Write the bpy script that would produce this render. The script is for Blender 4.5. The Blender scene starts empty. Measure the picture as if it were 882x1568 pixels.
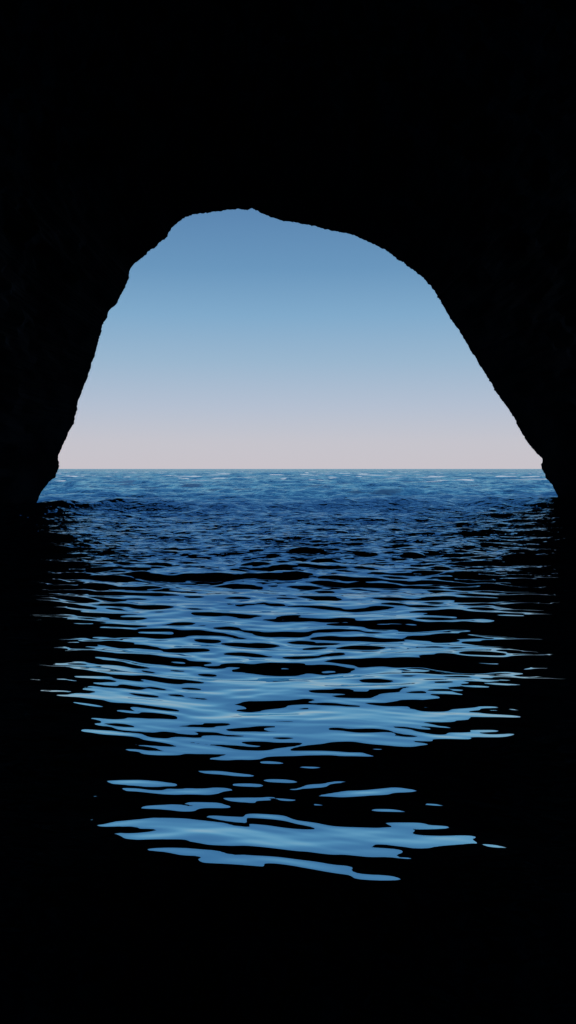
import bpy, math, numpy as np
from mathutils import noise, Vector
sc=bpy.context.scene
sc.view_settings.view_transform='Standard'; sc.view_settings.look='None'
sc.view_settings.exposure=0; sc.view_settings.gamma=1
rng=np.random.default_rng(11)
def lin(c): return tuple(((v/255)/12.92 if v/255<=.04045 else ((v/255+.055)/1.055)**2.4) for v in c)

# ---------------------------------------------------------------- world
SUN_EL=math.radians(38)
w=bpy.data.worlds.new("World"); sc.world=w; w.use_nodes=True
nt=w.node_tree; N=nt.nodes; L=nt.links
bg=N['Background']
sky=N.new('ShaderNodeTexSky'); sky.sky_type='NISHITA'; sky.sun_disc=False
sky.sun_elevation=SUN_EL; sky.sun_rotation=math.radians(180)
sky.air_density=1.0; sky.dust_density=1.0; sky.ozone_density=1.5; sky.altitude=0
tc=N.new('ShaderNodeTexCoord'); sp=N.new('ShaderNodeSeparateXYZ'); L.new(tc.outputs['Generated'],sp.inputs[0])
cr=N.new('ShaderNodeValToRGB'); L.new(sp.outputs['Z'],cr.inputs[0])
stops=[(0,(205,199,207)),(.03,(199,197,208)),(.07,(180,191,211)),(.12,(153,182,208)),(.17,(127,170,204)),(.22,(103,150,190)),(.29,(85,130,175)),(.45,(68,113,162)),(1,(40,85,140))]
els=cr.color_ramp.elements
while len(els)<len(stops): els.new(.5)
for e,(p,c) in zip(els,stops): e.position=p; e.color=(*lin(c),1)
sc2=N.new('ShaderNodeVectorMath'); sc2.operation='SCALE'; sc2.inputs['Scale'].default_value=1/.08; L.new(cr.outputs[0],sc2.inputs[0])
mixs=N.new('ShaderNodeMixRGB'); mixs.inputs[0].default_value=.9
L.new(sky.outputs[0],mixs.inputs[1]); L.new(sc2.outputs[0],mixs.inputs[2])
L.new(mixs.outputs[0],bg.inputs[0]); bg.inputs[1].default_value=0.08
sd=bpy.data.lights.new('sun','SUN'); sd.energy=3; sd.angle=math.radians(.5); sd.color=(1,.95,.88)
so=bpy.data.objects.new('sun',sd); so.rotation_euler=(math.pi/2-SUN_EL,0,0); so.location=(0,-60,80)
sc.collection.objects.link(so)

# ---------------------------------------------------------------- camera
H=1.6
cd=bpy.data.cameras.new('camera'); cam=bpy.data.objects.new('camera',cd); sc.collection.objects.link(cam)
cam.location=(0,0,H); cam.rotation_euler=(math.pi/2,0,0)
cd.sensor_fit='VERTICAL'; cd.sensor_height=24; cd.lens=24*1358/1568
cd.shift_y=-66/1568
cd.clip_start=.05; cd.clip_end=60000
sc.camera=cam

# ---------------------------------------------------------------- sea cave
D=42.44
S=1/32.0   # survey units -> metres ; (x, height above eye level)
raw=[(25,-110),(40,-72),(57,-50),(62,-37),(72,-24),(84,-12),(90,0),(91,7),(88,15),(93,28),(104,53),(115,78),(119,100),(130,130),(140,158),(149,188),(155,213),(166,240),(181,256),(187,271),(196,286),(199,306),(203,312),(222,327),(240,343),(255,355),(262,368),(280,383),(300,391),(325,393),(350,397),(388,398),(402,391),(425,382),(455,376),(480,372),(510,365),(540,358),(570,345),(592,335),(610,320),(630,306),(648,293),(662,278),(675,256),(690,230),(706,206),(720,183),(735,158),(750,135),(765,110),(782,86),(795,63),(808,41),(820,26),(831,14),(829,2),(836,-14),(845,-24),(852,-39),(858,-50),(875,-72),(890,-110)]
P=np.array([((a-441)*S,H+b*S) for a,b in raw])
seg=np.r_[0,np.cumsum(np.hypot(*np.diff(P,axis=0).T))]
n=1100
t=np.linspace(0,seg[-1],n)
prof=np.c_[np.interp(t,seg,P[:,0]),np.interp(t,seg,P[:,1])]
k=np.array([1,2,3,4,3,2,1.]);k/=k.sum()
pp=np.pad(prof,((3,3),(0,0)),'edge')
prof=np.c_[np.convolve(pp[:,0],k,'valid'),np.convolve(pp[:,1],k,'valid')]
tan=np.gradient(prof,axis=0); tan/=np.linalg.norm(tan,axis=1)[:,None]
nor=np.c_[-tan[:,1],tan[:,0]]
rag=np.array([.04*noise.noise(Vector((s*.7,0,3)))+(.5+.9*abs(noise.noise(Vector((s*.4,7,7)))))*(.06*noise.noise(Vector((s*2.6,5,3)))+.06*noise.noise(Vector((s*6,9,1)))+.04*noise.noise(Vector((s*14,9,1)))) for s in t])
prof=prof+nor*rag[:,None]
C=np.array([-.5,2.5])
rings=[(-30,4.5,0),(D-8,4.6,1),(D+4,4.2,1.2),(D+5,3.2,1.2),(D+4.6,2.4,1),(D+4,1.9,.8),(D+3,1.5,.5),(D+2,1.25,.3),(D+1.1,1.1,.12),(D+.5,1.035,.04),(D,1.0,0)]
inner=[]
for i in range(1,80):
    u=i/79
    yy=D-52*u**1.5
    s=1+.75*(1-math.exp(-(D-yy)/4.5))
    if u>.85: s*=max(.02,math.sqrt(max(0,1-((u-.85)/.15)**2)))
    inner.append((yy,s,min(.7,.5*(D-yy)/2)))
rings+=inner
V=[];R=len(rings)
for ri,(yy,s,amp) in enumerate(rings):
    q=C+(prof-C)*s
    if amp>0:
        for j in range(n):
            x,z=q[j]
            v=Vector((x*.35,yy*.35,z*.35))
            d=noise.fractal(v,1.0,2.1,4)+.35*noise.noise(v*7)
            d=abs(d)*amp*1.6 if ri>10 else d*amp
            x+=nor[j,0]*d; z+=nor[j,1]*d
            V.append((x,yy+.3*amp*noise.noise(v*3),z))
    else:
        V+= [(x,yy,z) for x,z in q]
F=[(r*n+j,r*n+j+1,(r+1)*n+j+1,(r+1)*n+j) for r in range(R-1) for j in range(n-1)]
F.append(tuple(range(n)))
me=bpy.data.meshes.new('sea_cave'); me.from_pydata(V,[],F); me.update()
cave=bpy.data.objects.new('sea_cave',me); sc.collection.objects.link(cave)
m=bpy.data.materials.new('wet_dark_rock'); m.use_nodes=True; nt=m.node_tree;N=nt.nodes;L=nt.links
N.remove(N['Principled BSDF']); b=N.new('ShaderNodeBsdfDiffuse'); L.new(b.outputs[0],N['Material Output'].inputs[0])
g=N.new('ShaderNodeNewGeometry')
n1=N.new('ShaderNodeTexNoise'); n1.inputs['Scale'].default_value=.8; n1.inputs['Detail'].default_value=4
L.new(g.outputs['Position'],n1.inputs['Vector'])
cr=N.new('ShaderNodeValToRGB'); cr.color_ramp.elements[0].position=.35; cr.color_ramp.elements[1].position=.7
cr.color_ramp.elements[0].color=(.04,.04,.045,1); cr.color_ramp.elements[1].color=(.10,.097,.095,1)
L.new(n1.outputs['Fac'],cr.inputs[0]); L.new(cr.outputs[0],b.inputs['Color'])
me.materials.append(m)

# ---------------------------------------------------------------- sea water
r=[.02,.2,.5,1.0,1.4]
x=1.7
while x<60: r.append(x); x*=1.0038
while x<500: r.append(x); x*=1.005
while x<25000: r.append(x); x*=1.03
r=np.array(r)
fine=np.arange(-26,26.001,.11); rest=np.arange(28.5,331.1,2.5)
ang=np.radians(np.r_[fine,rest]); na=len(ang); nr=len(r)
da=np.radians(np.r_[np.full(len(fine),.11),np.full(len(rest),2.5)])
RR,AA=np.meshgrid(r,ang,indexing='ij')
X=RR*np.sin(AA); Y=RR*np.cos(AA)
dr=np.gradient(r)[:,None]
spx=RR*da[None,:]
Z=np.zeros_like(X)
def sstep(a,b_,v):
    q=np.clip((v-a)/(b_-a),0,1); return q*q*(3-2*q)
dist=Y
wx=X+.25*np.sin(Y*.9+1)+.5*np.sin(Y*.23+2)
wy=Y+.08*np.sin(X*1.1+Y*.3)+.05*np.sin(X*2.3-Y*.7+1)+.03*np.sin(X*5.1+Y*1.7)+.35*np.sin(X*.31+.5)-.17
def band(lmin,lmax,num,rms,spread,weight,sharp=.18):
    global Z
    lam=np.exp(rng.uniform(math.log(lmin),math.log(lmax),num))
    th=rng.normal(0,spread,num); ph=rng.uniform(0,2*math.pi,num)
    sl=rms*math.sqrt(2/num)
    for l,a,p in zip(lam,th,ph):
        kk=2*math.pi/l
        att=np.clip((l/np.maximum(dr,1e-3)-3)/3,0,1)*np.clip((l/np.maximum(spx*abs(math.sin(a)),1e-3)-3)/4,0,1)
        arg=kk*(wx*math.sin(a)+wy*math.cos(a))+p
        Z+=weight*att*(sl/kk)*(np.sin(arg)+sharp*np.cos(2*arg))
calm=.25+.75*sstep(3.2,4.3,dist)
mid=sstep(4.8,8,dist)
mid2=sstep(8,15,dist)
far=sstep(18,38,dist)
band(.10,.3,30,.030,.35,calm)
band(.35,.9,26,.034,.28,calm)
band(1.0,2.4,20,.014,.25,calm)
band(.16,.45,28,.066,.36,mid)
band(.5,1.4,24,.060,.26,mid)
band(1.4,4,20,.034,.30,mid)
band(.25,.75,34,.16,.46,mid2,.3)
band(.9,3.5,24,.070,.40,mid2,.3)
band(.8,2.5,26,.13,.6,far,.3)
band(2.5,8,24,.10,.5,far,.3)
band(8,22,14,.05,.4,far)
band(20,60,12,.02,.4,sstep(60,150,dist))
for y0,A,s in ((3.65,-.045,.09),(3.77,.055,.05),(4.04,-.078,.26),(4.70,.058,.33),(5.9,-.025,.5),(6.9,-.02,.5),(9.1,.085,.42),(10.3,-.05,.6)):
    yy=wy+.10*np.sin(X*.8+y0*2)
    Z+=A*s*np.tanh((yy-y0)/s)
Z=np.where(RR>6000,0,Z)
co=np.stack([X,Y,Z],-1).reshape(-1,3).astype(np.float32)
i0=np.arange(nr-1)[:,None]*na; j0=np.arange(na)[None,:]; j1=(j0+1)%na
quads=np.stack([i0+j0,i0+j1,i0+na+j1,i0+na+j0],-1)[:, :, ::-1].reshape(-1,4).astype(np.int32)
wm=bpy.data.meshes.new('sea_water')
wm.vertices.add(len(co)); wm.vertices.foreach_set('co',co.ravel())
wm.loops.add(quads.size); wm.loops.foreach_set('vertex_index',quads.ravel())
wm.polygons.add(len(quads)); wm.polygons.foreach_set('loop_start',np.arange(0,quads.size,4,dtype=np.int32))
wm.polygons.foreach_set('use_smooth',np.ones(len(quads),dtype=bool))
wm.update(calc_edges=True)
print('normal z',wm.polygons[5000].normal.z, len(co))
wo=bpy.data.objects.new('sea_water',wm); sc.collection.objects.link(wo)
m=bpy.data.materials.new('sea_water'); m.use_nodes=True; nt=m.node_tree;N=nt.nodes;L=nt.links
N.remove(N['Principled BSDF']); out=N['Material Output']
g=N.new('ShaderNodeNewGeometry'); sep=N.new('ShaderNodeSeparateXYZ'); L.new(g.outputs['Position'],sep.inputs[0])
def mr(a,b_,c,d,src=None):
    q=N.new('ShaderNodeMapRange'); q.interpolation_type='SMOOTHSTEP'
    for i,vv in enumerate((a,b_,c,d)): q.inputs[i+1].default_value=vv
    L.new(src or sep.outputs['Y'],q.inputs[0]); return q.outputs[0]
def math_(op,a,b_):
    q=N.new('ShaderNodeMath'); q.operation=op
    for i,vv in enumerate((a,b_)):
        if isinstance(vv,(int,float)): q.inputs[i].default_value=vv
        else: L.new(vv,q.inputs[i])
    return q.outputs[0]
def nz(scale,detail,stretch):
    mp=N.new('ShaderNodeMapping'); mp.inputs['Scale'].default_value=stretch; L.new(g.outputs['Position'],mp.inputs[0])
    q=N.new('ShaderNodeTexNoise'); q.inputs['Scale'].default_value=scale; q.inputs['Detail'].default_value=detail
    L.new(mp.outputs[0],q.inputs['Vector']); return q.outputs['Fac']
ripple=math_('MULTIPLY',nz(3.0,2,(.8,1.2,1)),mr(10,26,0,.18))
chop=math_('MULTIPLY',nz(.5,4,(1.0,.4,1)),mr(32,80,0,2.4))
bp=N.new('ShaderNodeBump'); bp.inputs['Strength'].default_value=1; bp.inputs['Distance'].default_value=1
L.new(math_('ADD',ripple,chop),bp.inputs['Height'])
gl=N.new('ShaderNodeBsdfGlossy'); L.new(mr(30,90,.01,.05),gl.inputs['Roughness']); L.new(bp.outputs[0],gl.inputs['Normal'])
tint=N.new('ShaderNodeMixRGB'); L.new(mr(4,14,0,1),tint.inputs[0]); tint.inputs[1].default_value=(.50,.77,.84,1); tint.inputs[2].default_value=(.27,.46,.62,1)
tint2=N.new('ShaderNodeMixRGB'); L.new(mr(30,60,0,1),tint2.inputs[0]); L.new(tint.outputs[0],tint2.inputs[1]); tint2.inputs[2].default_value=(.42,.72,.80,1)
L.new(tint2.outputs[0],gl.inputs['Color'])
df=N.new('ShaderNodeBsdfDiffuse'); df.inputs['Color'].default_value=(.014,.10,.135,1); L.new(bp.outputs[0],df.inputs['Normal'])
fr=N.new('ShaderNodeFresnel'); fr.inputs['IOR'].default_value=1.34; L.new(bp.outputs[0],fr.inputs['Normal'])
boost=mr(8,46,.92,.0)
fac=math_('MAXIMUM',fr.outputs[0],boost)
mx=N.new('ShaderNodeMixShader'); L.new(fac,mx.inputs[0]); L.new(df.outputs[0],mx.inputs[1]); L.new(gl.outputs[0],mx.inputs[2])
fo=N.new('ShaderNodeBsdfDiffuse'); fo.inputs['Color'].default_value=(.75,.8,.82,1)
fm=mr(.56,.62,0,.85,nz(.5,4,(.4,.4,1)))
fm=math_('MULTIPLY',fm,mr(46,62,0,1))
fm=math_('MULTIPLY',fm,mr(.47,.56,0,1,nz(.05,2,(1,1,1))))
mx2=N.new('ShaderNodeMixShader'); L.new(fm,mx2.inputs[0]); L.new(mx.outputs[0],mx2.inputs[1]); L.new(fo.outputs[0],mx2.inputs[2])
L.new(mx2.outputs[0],out.inputs[0])
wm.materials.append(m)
